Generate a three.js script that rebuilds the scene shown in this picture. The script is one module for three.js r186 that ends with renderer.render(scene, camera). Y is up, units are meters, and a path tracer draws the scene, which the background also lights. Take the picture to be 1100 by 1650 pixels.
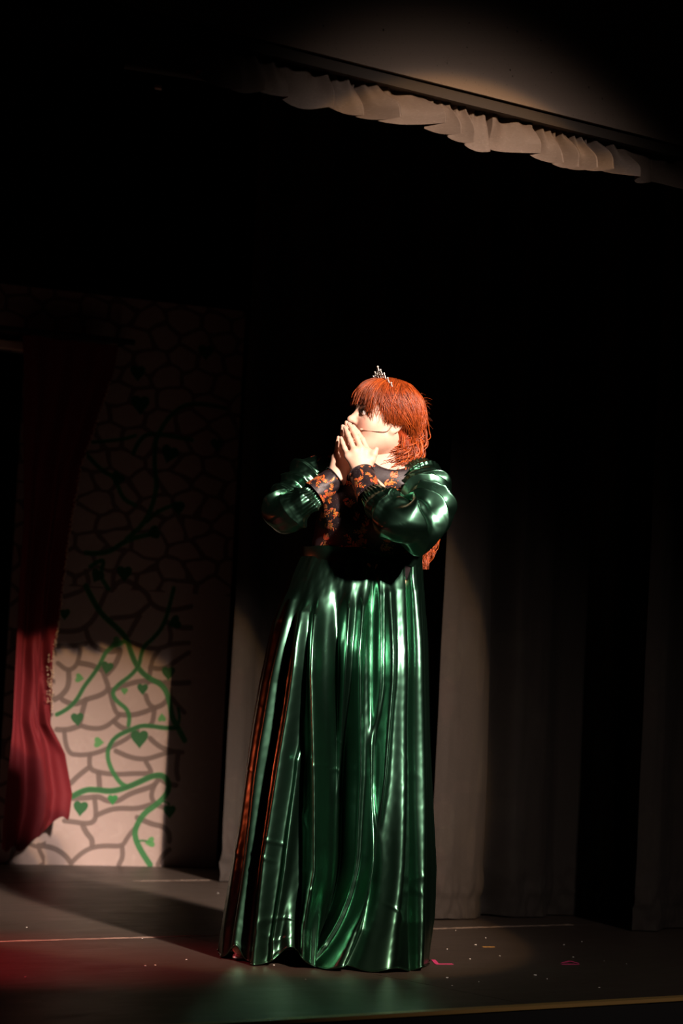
import * as THREE from 'three';
import { mergeGeometries, mergeVertices } from 'three/addons/utils/BufferGeometryUtils.js';
import { ImprovedNoise } from 'three/addons/math/ImprovedNoise.js';
import { RoundedBoxGeometry } from 'three/addons/geometries/RoundedBoxGeometry.js';

// ---------------------------------------------------------------- camera, light, exposure
const scene = new THREE.Scene();
scene.background = new THREE.Color(0x000000);
const FOCAL = 3892, EYE = 0.8, ROLL = 0.05, PITCH = Math.atan(280 / FOCAL);
const camera = new THREE.PerspectiveCamera(2 * Math.atan(825 / FOCAL) * 180 / Math.PI, 2 / 3, 0.1, 60);
camera.position.set(0, EYE, 7);
camera.rotation.order = 'YXZ';
camera.rotation.set(PITCH, 0, ROLL);
camera.focus = 7.05; camera.userData.fStop = 3.2;
const renderer = new THREE.WebGLRenderer();
renderer.toneMapping = THREE.LinearToneMapping;
renderer.toneMappingExposure = 1.0;
renderer.shadowMap.enabled = true;

// the stage: its own axes, SR along the front edge to the right, SU upstage
const ANG = 38 * Math.PI / 180;
const SR = new THREE.Vector3(Math.cos(ANG), 0, -Math.sin(ANG)), SU = new THREE.Vector3(-Math.sin(ANG), 0, -Math.cos(ANG));
const S0 = new THREE.Vector3(0.295, 0, 0.883);
const st = (s, y, w) => new THREE.Vector3(S0.x + SR.x * s + SU.x * w, y, S0.z + SR.z * s + SU.z * w);

function spot(name, pos, target, color, intensity, angle, penumbra, radius) {
  const l = new THREE.SpotLight(color, intensity, 0, angle, penumbra, 2);
  l.name = name; l.position.copy(pos); l.target.position.copy(target); l.target.name = name + '_aim';
  l.castShadow = true; l.shadow.radius = radius; l.shadow.mapSize.set(2048, 2048);
  scene.add(l, l.target);
  return l;
}
const KEY_POS = new THREE.Vector3(4.24, 5.32, 7.87), KEY_AIM = new THREE.Vector3(0.05, 1.05, -0.1);
const KEY_COL = new THREE.Color().setRGB(1.0, 0.84, 0.75), FIELD_COL = new THREE.Color().setRGB(1.0, 0.82, 0.70), RIM_COL = new THREE.Color().setRGB(1.0, 0.5, 0.06);
// one follow spot: hot centre, flat field with a crisp edge, the warm colour fringe of its lens, and its spill
spot('follow_spot_light', KEY_POS, KEY_AIM, KEY_COL, 870, 6.2 * Math.PI / 180, 1, 15);
spot('follow_spot_field_light', KEY_POS, KEY_AIM, FIELD_COL, 135, 6.3 * Math.PI / 180, 0.05, 3);
spot('follow_spot_fringe_light', KEY_POS, KEY_AIM, RIM_COL, 95, 6.38 * Math.PI / 180, 0.02, 1);
spot('follow_spot_spill_light', KEY_POS, new THREE.Vector3(0.5, 0.4, -0.4), KEY_COL, 48, 9.5 * Math.PI / 180, 1, 6);
const RED_POS = new THREE.Vector3(-3.0, 2.3, 1.0), RED_AIM = new THREE.Vector3(-1.1, 0.0, 0.25);
const RED_COL = new THREE.Color().setRGB(1.0, 0.06, 0.09);
spot('red_wash_light', RED_POS, RED_AIM, RED_COL, 46, 14 * Math.PI / 180, 1, 3);
const SIDE_POS = new THREE.Vector3(-3.2, 0.75, -0.2), SIDE_AIM = new THREE.Vector3(-0.1, 0.75, -0.1);
const SIDE_COL = new THREE.Color().setRGB(1.0, 0.055, 0.025);
spot('red_side_light', SIDE_POS, SIDE_AIM, SIDE_COL, 4.5, 11.5 * Math.PI / 180, 1, 3);

// ---------------------------------------------------------------- helpers
let seed = 7;
const rnd = () => { seed = (seed * 1664525 + 1013904223) >>> 0; return seed / 4294967296; };
const noise = new ImprovedNoise();
const nz = (x, y, z) => noise.noise(x, y, z);
const clamp = (x, a, b) => Math.min(b, Math.max(a, x)), mix = (a, b, t) => a + (b - a) * t;
const smooth = (a, b, x) => { const t = clamp((x - a) / (b - a), 0, 1); return t * t * (3 - 2 * t); };
const V = (x, y, z) => new THREE.Vector3(x, y, z);
const cr = Math.cos(ROLL), sr = Math.sin(ROLL), cp = Math.cos(PITCH), sp = Math.sin(PITCH);
// a point of the figure's measured front elevation (drawing units a, b) at depth z
function fig(a, b, z) {
  const u = a - 550, v = 825 - b, X = u * cr - v * sr, Y = u * sr + v * cr;
  const dx = X, dy = Y * cp + FOCAL * sp, dz = Y * sp - FOCAL * cp, k = (z - 7) / dz;
  return V(dx * k, EYE + dy * k, 7 + dz * k);
}
function flr(a, b) {
  const p = fig(a, b, 0), k = -EYE / (p.y - EYE);
  return V(p.x * k, 0, 7 + (p.z - 7) * k);
}
const names = new Set();
function numbered(n) { if (!names.has(n)) { names.add(n); return n; } for (let i = 1; ; i++) { const q = n + '_' + String(i).padStart(3, '0'); if (!names.has(q)) { names.add(q); return q; } } }
function mesh(name, geometry, material, parent) {
  const m = new THREE.Mesh(geometry, material);
  m.name = parent ? name : numbered(name);
  m.castShadow = m.receiveShadow = true;
  (parent || scene).add(m);
  return m;
}
function group(name, parent) { const g = new THREE.Group(); g.name = parent ? name : numbered(name); (parent || scene).add(g); return g; }
function tag(o, label, category, grp, kind) { o.userData.label = label; o.userData.category = category; if (grp) o.userData.group = grp; if (kind) o.userData.kind = kind; return o; }
function struct(o, label) { o.userData.kind = 'structure'; if (label) o.userData.label = label; return o; }
// grid surface from f(u, v) -> Vector3, u and v in 0..1
function sheet(nu, nv, f, uvScale = [1, 1], closedU = false) {
  const pos = [], uv = [], idx = [];
  for (let j = 0; j <= nv; j++) for (let i = 0; i <= nu; i++) { const p = f(i / nu, j / nv); pos.push(p.x, p.y, p.z); uv.push(i / nu * uvScale[0], j / nv * uvScale[1]); }
  for (let j = 0; j < nv; j++) for (let i = 0; i < nu; i++) { const a = j * (nu + 1) + i, b = a + 1, c = a + nu + 1, d = c + 1; idx.push(a, b, d, a, d, c); }
  const g = new THREE.BufferGeometry();
  g.setAttribute('position', new THREE.Float32BufferAttribute(pos, 3)); g.setAttribute('uv', new THREE.Float32BufferAttribute(uv, 2));
  g.setIndex(idx); g.computeVertexNormals();
  if (closedU) { const n = g.attributes.normal; for (let j = 0; j <= nv; j++) { const a = j * (nu + 1), b = a + nu; const v = V(n.getX(a) + n.getX(b), n.getY(a) + n.getY(b), n.getZ(a) + n.getZ(b)).normalize(); n.setXYZ(a, v.x, v.y, v.z); n.setXYZ(b, v.x, v.y, v.z); } }
  return g;
}
// box in stage axes, with uv in metres
function stageBox(s0, s1, y0, y1, w0, w1) {
  const g = new THREE.BoxGeometry(s1 - s0, y1 - y0, w1 - w0), p = g.attributes.position, n = g.attributes.normal, uv = [];
  for (let i = 0; i < p.count; i++) {
    const s = p.getX(i) + (s0 + s1) / 2, y = p.getY(i) + (y0 + y1) / 2, w = (w0 + w1) / 2 - p.getZ(i);
    const q = st(s, y, w); p.setXYZ(i, q.x, q.y, q.z);
    uv.push(Math.abs(n.getX(i)) > .5 ? w : s, Math.abs(n.getY(i)) > .5 ? w : y);
  }
  g.setAttribute('uv', new THREE.Float32BufferAttribute(uv, 2));
  g.computeVertexNormals();
  return g;
}
function tube(pts, r, seg = 24, sides = 8) { return new THREE.TubeGeometry(new THREE.CatmullRomCurve3(pts), seg, r, sides, false); }
function interp(table) { // [[key, value], ...] ascending keys
  return (k) => { if (k <= table[0][0]) return table[0][1]; for (let i = 1; i < table.length; i++) if (k <= table[i][0]) { const [a, b] = [table[i - 1], table[i]]; return mix(a[1], b[1], smooth(0, 1, 0) + (k - a[0]) / (b[0] - a[0] || 1)); } return table[table.length - 1][1]; };
}
function canvasTex(w, h, draw, srgb = true, rx = 1, ry = 1) {
  const c = document.createElement('canvas'); c.width = w; c.height = h; draw(c.getContext('2d'), w, h);
  const t = new THREE.CanvasTexture(c); if (srgb) t.colorSpace = THREE.SRGBColorSpace;
  t.wrapS = t.wrapT = THREE.RepeatWrapping; t.repeat.set(rx, ry); t.magFilter = THREE.LinearFilter;
  return t;
}
// distance-field mesher (surface nets); f negative inside
function meshField(f, lo, hi, cell) {
  const n = [0, 1, 2].map((k) => Math.ceil((hi.getComponent(k) - lo.getComponent(k)) / cell) + 1), [nx, ny, nzz] = n;
  const val = new Float32Array(nx * ny * nzz), id = (i, j, k) => i + nx * (j + ny * k), p = V(0, 0, 0);
  for (let k = 0; k < nzz; k++) for (let j = 0; j < ny; j++) for (let i = 0; i < nx; i++) val[id(i, j, k)] = f(p.set(lo.x + i * cell, lo.y + j * cell, lo.z + k * cell));
  const vid = new Int32Array(nx * ny * nzz).fill(-1), pos = [], idx = [];
  for (let k = 0; k < nzz - 1; k++) for (let j = 0; j < ny - 1; j++) for (let i = 0; i < nx - 1; i++) {
    let c = 0, x = 0, y = 0, z = 0;
    const cv = []; let m = 0;
    for (let b = 0; b < 8; b++) { const v = val[id(i + (b & 1), j + (b >> 1 & 1), k + (b >> 2))]; cv.push(v); if (v < 0) m |= 1 << b; }
    if (m === 0 || m === 255) continue;
    for (let a = 0; a < 8; a++) for (let d = 1; d < 8; d <<= 1) { if (a & d) continue; const b = a | d; if ((cv[a] < 0) === (cv[b] < 0)) continue; const t = cv[a] / (cv[a] - cv[b]);
      x += (a & 1) + (d === 1 ? t : 0); y += (a >> 1 & 1) + (d === 2 ? t : 0); z += (a >> 2) + (d === 4 ? t : 0); c++; }
    vid[id(i, j, k)] = pos.length / 3;
    pos.push(lo.x + (i + x / c) * cell, lo.y + (j + y / c) * cell, lo.z + (k + z / c) * cell);
  }
  for (let k = 1; k < nzz - 1; k++) for (let j = 1; j < ny - 1; j++) for (let i = 1; i < nx - 1; i++) {
    const v0 = val[id(i, j, k)] < 0;
    const quad = (a, b, c, d, flip) => { if (a < 0 || b < 0 || c < 0 || d < 0) return; if (flip) idx.push(a, c, b, a, d, c); else idx.push(a, b, c, a, c, d); };
    if (v0 !== val[id(i + 1, j, k)] < 0) quad(vid[id(i, j - 1, k - 1)], vid[id(i, j, k - 1)], vid[id(i, j, k)], vid[id(i, j - 1, k)], !v0);
    if (v0 !== val[id(i, j + 1, k)] < 0) quad(vid[id(i - 1, j, k - 1)], vid[id(i - 1, j, k)], vid[id(i, j, k)], vid[id(i, j, k - 1)], !v0);
    if (v0 !== val[id(i, j, k + 1)] < 0) quad(vid[id(i - 1, j - 1, k)], vid[id(i, j - 1, k)], vid[id(i, j, k)], vid[id(i - 1, j, k)], !v0);
  }
  const g = new THREE.BufferGeometry();
  g.setAttribute('position', new THREE.Float32BufferAttribute(pos, 3)); g.setIndex(idx); g.computeVertexNormals();
  return g;
}
const smin = (a, b, k) => { const h = Math.max(k - Math.abs(a - b), 0) / k; return Math.min(a, b) - h * h * k / 4; };
const smax = (a, b, k) => -smin(-a, -b, k);
function cap(p, a, b, ra, rb) { // tapered capsule
  const bx = b.x - a.x, by = b.y - a.y, bz = b.z - a.z, px = p.x - a.x, py = p.y - a.y, pz = p.z - a.z;
  const t = clamp((px * bx + py * by + pz * bz) / (bx * bx + by * by + bz * bz + 1e-9), 0, 1);
  return Math.hypot(px - bx * t, py - by * t, pz - bz * t) - mix(ra, rb, t);
}
function ell(p, c, rx, ry, rz) { const x = (p.x - c.x) / rx, y = (p.y - c.y) / ry, z = (p.z - c.z) / rz, k = Math.hypot(x, y, z); return (k - 1) * Math.min(rx, ry, rz) * (k < 1 ? 1 : 1); }
const std = (o) => new THREE.MeshStandardMaterial({ side: THREE.DoubleSide, ...o });
const phys = (o) => new THREE.MeshPhysicalMaterial({ side: THREE.DoubleSide, ...o });
const rgb = (r, g, b) => new THREE.Color().setRGB(r, g, b);
// ---------------------------------------------------------------- the room
const blackPaint = std({ color: rgb(.012, .011, .011), roughness: .95 });
const woodTex = canvasTex(2048, 2048, (c, w, h) => {
  c.fillStyle = '#4a403a'; c.fillRect(0, 0, w, h);
  for (let i = 0; i < 2600; i++) { const t = rnd(); c.strokeStyle = t < .5 ? `rgba(12,9,8,${.05 + rnd() * .2})` : `rgba(${70 + rnd() * 40 | 0},${56 + rnd() * 30 | 0},${50 + rnd() * 26 | 0},${.06 + rnd() * .22})`; c.lineWidth = .6 + rnd() * 3; const x = rnd() * w, y = rnd() * h, l = 20 + rnd() * 220, a = (rnd() - .5) * .5; c.beginPath(); c.moveTo(x, y); c.quadraticCurveTo(x + l / 2, y + a * l + (rnd() - .5) * 10, x + l, y + a * l * .6); c.stroke(); }
  for (let i = 0; i < 500; i++) { c.fillStyle = `rgba(${90 + rnd() * 70 | 0},${72 + rnd() * 60 | 0},${64 + rnd() * 50 | 0},${.05 + rnd() * .22})`; c.beginPath(); c.ellipse(rnd() * w, rnd() * h, 1 + rnd() * 10, .6 + rnd() * 3, rnd() * 3, 0, 7); c.fill(); }
}, true, .42, .42);
const woodRough = canvasTex(1024, 1024, (c, w, h) => {
  c.fillStyle = '#747474'; c.fillRect(0, 0, w, h);
  for (let i = 0; i < 900; i++) { const g = 60 + rnd() * 110 | 0; c.fillStyle = `rgba(${g},${g},${g},${.05 + rnd() * .16})`; c.beginPath(); c.ellipse(rnd() * w, rnd() * h, 8 + rnd() * 70, 3 + rnd() * 22, (rnd() - .5) * .6, 0, 7); c.fill(); }
  for (let i = 0; i < 500; i++) { const g = 120 + rnd() * 90 | 0; c.strokeStyle = `rgba(${g},${g},${g},${.1 + rnd() * .3})`; c.lineWidth = .5 + rnd() * 1.5; const x = rnd() * w, y = rnd() * h, l = 10 + rnd() * 120; c.beginPath(); c.moveTo(x, y); c.lineTo(x + l, y + (rnd() - .5) * 40); c.stroke(); }
}, false, .5, .5);
const floorMat = phys({ specularIntensity: .6, map: woodTex, roughnessMap: woodRough, roughness: 1, bumpMap: woodRough, bumpScale: .0004 });
const floor = struct(group('floor'), 'dark scuffed stage floor of large painted boards');
// deck boards with open joints
const SEAMS = [0.03, 1.6, 3.31, 5.5], CUTS = [[-7, -4.54, -2.1, .34, 2.78, 4.6], [-7, -3.4, -.96, 1.48, 3.92, 4.6], [-7, -4.54, -2.1, .34, 2.78, 4.6]];
for (let r = 0; r < 3; r++) for (let k = 0; k < CUTS[r].length - 1; k++) {
  const g = stageBox(CUTS[r][k] + .0015, CUTS[r][k + 1] - .0015, -.03, 0, SEAMS[r] + .004, SEAMS[r + 1] - .004);
  mesh('floor_board', g, floorMat, floor);
}
mesh('subfloor', stageBox(-7, 4.6, -.1, -.031, .051, 5.5), blackPaint, floor);
const wornWood = std({ roughness: .8, map: canvasTex(1024, 32, (c, w, h) => { c.fillStyle = '#d8bcaa'; c.fillRect(0, 0, w, h); for (let i = 0; i < 900; i++) { c.fillStyle = rnd() < .5 ? `rgba(50,36,30,${rnd() * .8})` : `rgba(230,205,190,${rnd() * .5})`; c.fillRect(rnd() * w, rnd() * h, 1 + rnd() * 16, 1 + rnd() * 5); } }, true, .6, 12) });
for (const [w, a, b] of [[1.6, -2.4, .74], [1.6, 1.25, 2.0], [3.31, 1.28, 1.64]]) for (const e of [-1, 1]) {
  // the worn lip on either side of a joint, chipped to an uneven width
  const g = sheet(160, 1, (u, v) => st(mix(a, b, u), .0011, w + e * (.004 + v * (.006 + .008 * Math.max(0, nz(u * 37, e * 3, w) + .35)))), [b - a, 1]);
  mesh('worn_joint_edge', g, wornWood, floor);
}
const nosing = mesh('nosing', stageBox(-7, 4.6, -.008, .0015, -.006, .028), std({ color: rgb(.45, .27, .09), roughness: .45 }), floor);
nosing.userData.label = 'brass-coloured edge strip along the stage front';
struct(mesh('wall_stage_front', stageBox(-7, 4.6, -1, -.009, .0, .05), blackPaint));
struct(mesh('floor_auditorium', stageBox(-7, 4.6, -1.1, -1, -9.5, .05), blackPaint));
struct(mesh('wall_back', stageBox(-7, 4.6, -.1, 6.4, 5.5, 5.7), blackPaint));
struct(mesh('wall_left', stageBox(-7.2, -7, -1.1, 6.4, -9.5, 5.7), blackPaint));
struct(mesh('wall_right', stageBox(4.6, 4.8, -1.1, 6.4, -9.5, 5.7), blackPaint));
struct(mesh('wall_auditorium', stageBox(-7, 4.6, -1.1, 6.4, -9.7, -9.5), blackPaint));
struct(mesh('ceiling', stageBox(-7, 4.6, 6.3, 6.5, -9.7, 5.7), blackPaint));
// proscenium header with its bottom rail
const plaster = std({ roughness: .85, bumpScale: .0012, map: canvasTex(1024, 1024, (c, w, h) => { c.fillStyle = '#8c7a6e'; c.fillRect(0, 0, w, h); for (let i = 0; i < 9000; i++) { const g = rnd() < .5 ? 0 : 160; c.fillStyle = `rgba(${g},${g * .9 | 0},${g * .8 | 0},${rnd() * .12})`; c.fillRect(rnd() * w, rnd() * h, 1 + rnd() * 3, 1 + rnd() * 3); } for (let i = 0; i < 60; i++) { c.fillStyle = `rgba(20,14,10,${.3 + rnd() * .5})`; c.beginPath(); c.arc(rnd() * w, rnd() * h, 1 + rnd() * 2.4, 0, 7); c.fill(); } }, true, 1, 1) });
const header = struct(group('wall_proscenium'), 'painted header wall above the stage opening');
mesh('header_panel', stageBox(-7, 4.6, 2.418, 6.3, .25, .33), plaster, header);
const darkRail = std({ color: rgb(.06, .045, .036), roughness: .6 });
mesh('bottom_rail', stageBox(-7, 4.6, 2.386, 2.414, .262, .32), darkRail, header);
mesh('shadow_gap', stageBox(-7, 4.6, 2.413, 2.419, .27, .32), blackPaint, header);
// gathered valance under the header
const clothTex = canvasTex(512, 512, (c, w, h) => { c.fillStyle = '#6e5e55'; c.fillRect(0, 0, w, h); for (let i = 0; i < 16000; i++) { const g = rnd() * 255 | 0; c.fillStyle = `rgba(${g},${g * .93 | 0},${g * .88 | 0},.07)`; c.fillRect(rnd() * w, rnd() * h, rnd() < .5 ? 4 : 1, 1 + rnd() * 2); } }, true, 1, 1);
const valCloth = phys({ map: clothTex, roughness: .75, sheen: .3, sheenRoughness: .5, sheenColor: rgb(.5, .4, .35) });
const VL = 5.2;
function valY(s, t) { // scalloped hem: soft swags of uneven width
  const a = nz(s * 2.1, 3.3, 0) * 1.3; return mix(2.395, 2.296 + .008 * Math.sin(s * 21 + a * 3), t);
}
const valanceG = sheet(2600, 44, (u, t) => {
  const s = -2.6 + u * VL, q = s * 10 + 1.9 * nz(s * 2.9, 7.7, 0), f = q - Math.floor(q), n = Math.floor(q), j = nz(n * 1.7, 3.1, 4);
  const saw = f < .78 ? f / .78 : (1 - f) / .22;                                        // each ruffle leans and tucks under the next
  const big = (.07 + .09 * j) * Math.pow(saw, 1.3) * smooth(-.1, .8, t);
  const small = .013 * Math.sin(q * 15 + 4 * j) * Math.exp(-t * 3.2) + .012 * Math.sin(q * 9 + 6 * j) * Math.sin(t * 3) * (1 - t);
  const soft = .006 * nz(s * 16, t * 2, 4);
  const hem = -.012 * Math.sin(f * 3.14) * t + .010 * j * t;
  return st(s + .012 * saw * t, valY(s, t) + hem, .30 - big - small - soft);
}, [VL * 2, .3]);
const valance = mesh('valance', valanceG, valCloth);
tag(valance, 'gathered taupe cloth valance hanging under the proscenium header', 'valance');

// ---------------------------------------------------------------- dark side curtains
const drapeTex = canvasTex(1024, 1024, (c, w, h) => { c.fillStyle = '#352e2a'; c.fillRect(0, 0, w, h); for (let i = 0; i < 30000; i++) { const g = rnd() * 255 | 0; c.fillStyle = `rgba(${g},${g * .93 | 0},${g * .88 | 0},.05)`; if (rnd() < .5) c.fillRect(rnd() * w, rnd() * h, 1, 3 + rnd() * 9); else c.fillRect(rnd() * w, rnd() * h, 3 + rnd() * 9, 1); } for (let i = 0; i < 60; i++) { c.fillStyle = `rgba(120,105,95,${rnd() * .05})`; c.beginPath(); c.ellipse(rnd() * w, rnd() * h, 10 + rnd() * 60, 30 + rnd() * 130, 0, 0, 7); c.fill(); } }, true, 1, 1);
const drapeMat = phys({ map: drapeTex, roughness: .9, sheen: .25, sheenRoughness: .6, sheenColor: rgb(.12, .1, .09) });
function drape(name, base, top, folds, amp, label, k) {
  const pts = base.map(([x, z]) => V(x, 0, z)), curve = new THREE.CatmullRomCurve3(pts, false, 'centripetal'), L = curve.getLength();
  const hem = .085;
  const g = sheet(420, 220, (u, t) => {
    const y = mix(top, .004, Math.pow(t, .8)), p = curve.getPointAt(u), tg = curve.getTangentAt(u), nx = -tg.z, nzv = tg.x;
    let d = amp * folds(u, y);
    d += .004 * nz(u * L * 30, y * 3, k) + .008 * nz(u * L * 9, y * 1.3, k + 5);
    const low = smooth(.3, 0, y);
    d += low * (.022 * nz(u * L * 14, y * 9, k + 9) + .012 * nz(u * L * 33, y * 20, k + 11));
    if (y < hem) d -= .006;                                    // the turned-up hem stands proud
    const drop = y < .02 ? .012 * Math.max(0, nz(u * L * 7, 2, k)) : 0;
    return V(p.x + nx * d, y + drop, p.z + nzv * d);
  }, [L * 1.4, top * 1.4]);
  const m = mesh(name, g, drapeMat);
  tag(m, label, 'curtain', 'dark masking curtains beside the stage');
  return m;
}
const bump = (u, c, w) => Math.exp(-((u - c) / w) * ((u - c) / w));
drape('leg_curtain', [[.352, -1.545], [.64, -1.745], [.93, -1.95], [1.2, -2.14]], 3.4, (u, y) => {
  const lean = .05 * (y - .6) * -1;
  return 1.0 * bump(u, .10, .13) - 1.5 * bump(u, .30 + lean * .5, .035) + .55 * bump(u, .42 + lean, .10) - .5 * bump(u, .62, .08) + .4 * bump(u, .8, .12) + .15 * Math.sin(u * 40 + y);
}, .06, 'long dark taupe stage curtain hanging right behind the woman, one deep fold', 1);
drape('leg_curtain', [[1.075, -1.49], [1.30, -1.66], [1.55, -1.84], [1.9, -2.1]], 3.4, (u, y) => Math.sin(u * 19 + .3 * y) * .6 + .5 * bump(u, .05, .08), .045, 'dark stage curtain hanging farthest downstage at the edge of the spotlight', 2);
drape('leg_curtain', [[-.43, -2.70], [-.1, -2.93], [.25, -3.2], [.6, -3.5]], 3.4, (u, y) => .9 * bump(u, .05, .09) + Math.sin(u * 24 + 1) * .5, .035, 'dark stage curtain with its free edge beside the painted stone flat', 3);

// ---------------------------------------------------------------- painted stone flat
const BO = V(-1.3317, 0, -3.0318), BD = V(.91834, 0, -.3958), BN = V(.3958, 0, .91834);
const bp = (s, y, n = 0) => V(BO.x + BD.x * s + BN.x * n, y, BO.z + BD.z * s + BN.z * n);
const FS0 = -.75, FS1 = .95, FH = 2.4;
const STONES = [[[0.198,0.97],[0.254,0.969],[0.309,0.99],[0.353,1.042],[0.377,1.116],[0.394,1.153]],[[0.31,0.985],[0.322,0.941],[0.361,0.907],[0.419,0.892],[0.466,0.904]],[[0.188,0.907],[0.249,0.908],[0.313,0.923]],[[0.291,0.912],[0.29,0.841],[0.246,0.802],[0.197,0.836]],[[0.29,0.841],[0.337,0.838],[0.386,0.818]],[[0.246,0.802],[0.254,0.749],[0.224,0.703],[0.192,0.684]],[[0.225,0.685],[0.273,0.66],[0.327,0.69],[0.392,0.71],[0.428,0.739],[0.407,0.783],[0.385,0.836]],[[0.327,0.69],[0.316,0.644],[0.309,0.599]],[[0.428,0.739],[0.44,0.695],[0.462,0.641],[0.482,0.633],[0.455,0.605],[0.41,0.572],[0.353,0.57],[0.311,0.581]],[[0.209,0.56],[0.251,0.557],[0.311,0.581]],[[0.242,0.556],[0.252,0.463],[0.323,0.456],[0.388,0.468],[0.452,0.497],[0.507,0.526],[0.544,0.554]],[[0.455,0.605],[0.485,0.579],[0.524,0.572],[0.562,0.569]],[[0.482,0.633],[0.539,0.631],[0.595,0.651],[0.633,0.667],[0.68,0.687],[0.705,0.743],[0.665,0.777],[0.597,0.783],[0.531,0.771],[0.466,0.745],[0.429,0.73]],[[0.633,0.667],[0.631,0.612],[0.618,0.593]],[[0.591,0.719],[0.603,0.683],[0.633,0.667]],[[0.472,0.48],[0.53,0.455],[0.607,0.448],[0.664,0.468],[0.72,0.488],[0.769,0.485]],[[0.621,0.539],[0.661,0.504],[0.72,0.488]],[[0.36,0.458],[0.354,0.404],[0.402,0.387],[0.478,0.381],[0.553,0.388],[0.62,0.39],[0.639,0.395],[0.608,0.439]],[[0.354,0.404],[0.318,0.376],[0.283,0.339]],[[0.402,0.383],[0.41,0.325]],[[0.75,0.471],[0.744,0.416],[0.756,0.371]],[[0.296,0.277],[0.352,0.279],[0.408,0.289],[0.447,0.268],[0.494,0.269],[0.54,0.302],[0.614,0.326],[0.652,0.341],[0.669,0.369]],[[0.39,0.28],[0.403,0.217],[0.395,0.181],[0.359,0.172],[0.311,0.179],[0.265,0.183]],[[0.403,0.208],[0.449,0.232],[0.505,0.242],[0.581,0.24],[0.637,0.259]],[[0.652,0.341],[0.635,0.304],[0.657,0.26],[0.705,0.248]],[[0.583,0.204],[0.642,0.178],[0.7,0.171],[0.731,0.144],[0.733,0.108]],[[0.345,0.167],[0.361,0.136],[0.39,0.11],[0.392,0.083]],[[0.303,0.006],[0.329,0.037],[0.383,0.074],[0.448,0.084],[0.524,0.081],[0.541,0.113],[0.559,0.14],[0.585,0.168]],[[0.16,0.079],[0.215,0.075],[0.273,0.045],[0.303,0.01]],[[0.524,0.077],[0.531,0.041],[0.514,0.005]],[[0.735,0.072],[0.707,0.053],[0.686,0.008]],[[0.664,0.378],[0.699,0.352],[0.748,0.344]],[[0.208,1.115],[0.272,1.136],[0.317,1.175],[0.295,1.228]],[[0.413,1.154],[0.448,1.211],[0.526,1.179],[0.576,1.146],[0.588,1.11],[0.647,1.082],[0.714,1.09],[0.772,1.107]],[[0.42,1.037],[0.496,1.046],[0.533,1.057],[0.578,1.1]],[[0.5,0.969],[0.517,1.006],[0.543,1.053]],[[0.502,0.942],[0.56,0.922],[0.637,0.917],[0.694,0.943],[0.771,0.951]],[[0.68,1.015],[0.692,0.979],[0.684,0.942]],[[0.669,1.033],[0.719,1.013],[0.777,1.016]],[[0.604,0.829],[0.611,0.875],[0.638,0.912]],[[0.604,0.838],[0.662,0.827],[0.717,0.871],[0.773,0.91]],[[0.605,0.82],[0.598,0.774]],[[0.674,0.778],[0.723,0.775],[0.781,0.782]],[[0.707,0.715],[0.738,0.68],[0.769,0.654]],[[0.466,0.894],[0.455,0.849],[0.415,0.802]]];
const VINES = [[0.0239,[0.299,1.165],[0.33,1.113],[0.372,1.052],[0.441,1.002],[0.491,0.959],[0.514,0.897],[0.546,0.835],[0.597,0.792],[0.665,0.768],[0.698,0.706],[0.712,0.633],[0.743,0.589],[0.776,0.536]],[0.0184,[0.69,1.18],[0.675,1.097],[0.651,1.013],[0.606,0.956],[0.569,0.927],[0.558,0.881],[0.555,0.845],[0.52,0.798],[0.465,0.759],[0.439,0.722],[0.464,0.687],[0.509,0.661],[0.525,0.626],[0.522,0.59]],[0.0184,[0.205,0.622],[0.246,0.641],[0.29,0.688],[0.315,0.743],[0.35,0.789],[0.384,0.845],[0.4,0.891],[0.445,0.93],[0.483,0.941]],[0.0193,[0.743,0.589],[0.695,0.583],[0.637,0.59],[0.58,0.592],[0.533,0.572],[0.468,0.542],[0.438,0.496],[0.436,0.451],[0.458,0.398],[0.499,0.346],[0.528,0.333]],[0.0249,[0.296,0.286],[0.341,0.314],[0.397,0.316],[0.463,0.309],[0.528,0.328],[0.584,0.353],[0.64,0.381],[0.688,0.387],[0.719,0.352],[0.712,0.307],[0.666,0.26],[0.611,0.223],[0.576,0.159],[0.579,0.114],[0.611,0.06],[0.652,0.007]],[0.0129,[0.739,0.671],[0.75,0.635],[0.743,0.598]],[0.0064,[0.725,0.239],[0.723,0.271],[0.694,0.274]],[0.0083,[0.647,0.102],[0.613,0.11],[0.589,0.103]],[0.0203,[0.291,1.304],[0.38,1.3],[0.466,1.373],[0.605,1.412]],[0.0166,[0.552,1.456],[0.6,1.508],[0.7,1.545]],[0.0184,[0.475,1.739],[0.5,1.819],[0.581,1.835],[0.735,1.82]],[0.0203,[0.572,1.806],[0.568,1.699],[0.594,1.604],[0.552,1.456],[0.466,1.373]],[0.0147,[0.292,1.772],[0.421,1.793],[0.48,1.817]],[0.0184,[0.266,1.722],[0.339,1.651],[0.4,1.637],[0.436,1.544],[0.498,1.52]],[0.0184,[0.882,1.97],[0.725,1.994],[0.617,1.907],[0.572,1.806]],[0.0184,[0.314,1.248],[0.38,1.3],[0.356,1.213],[0.399,1.159]]];
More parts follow.
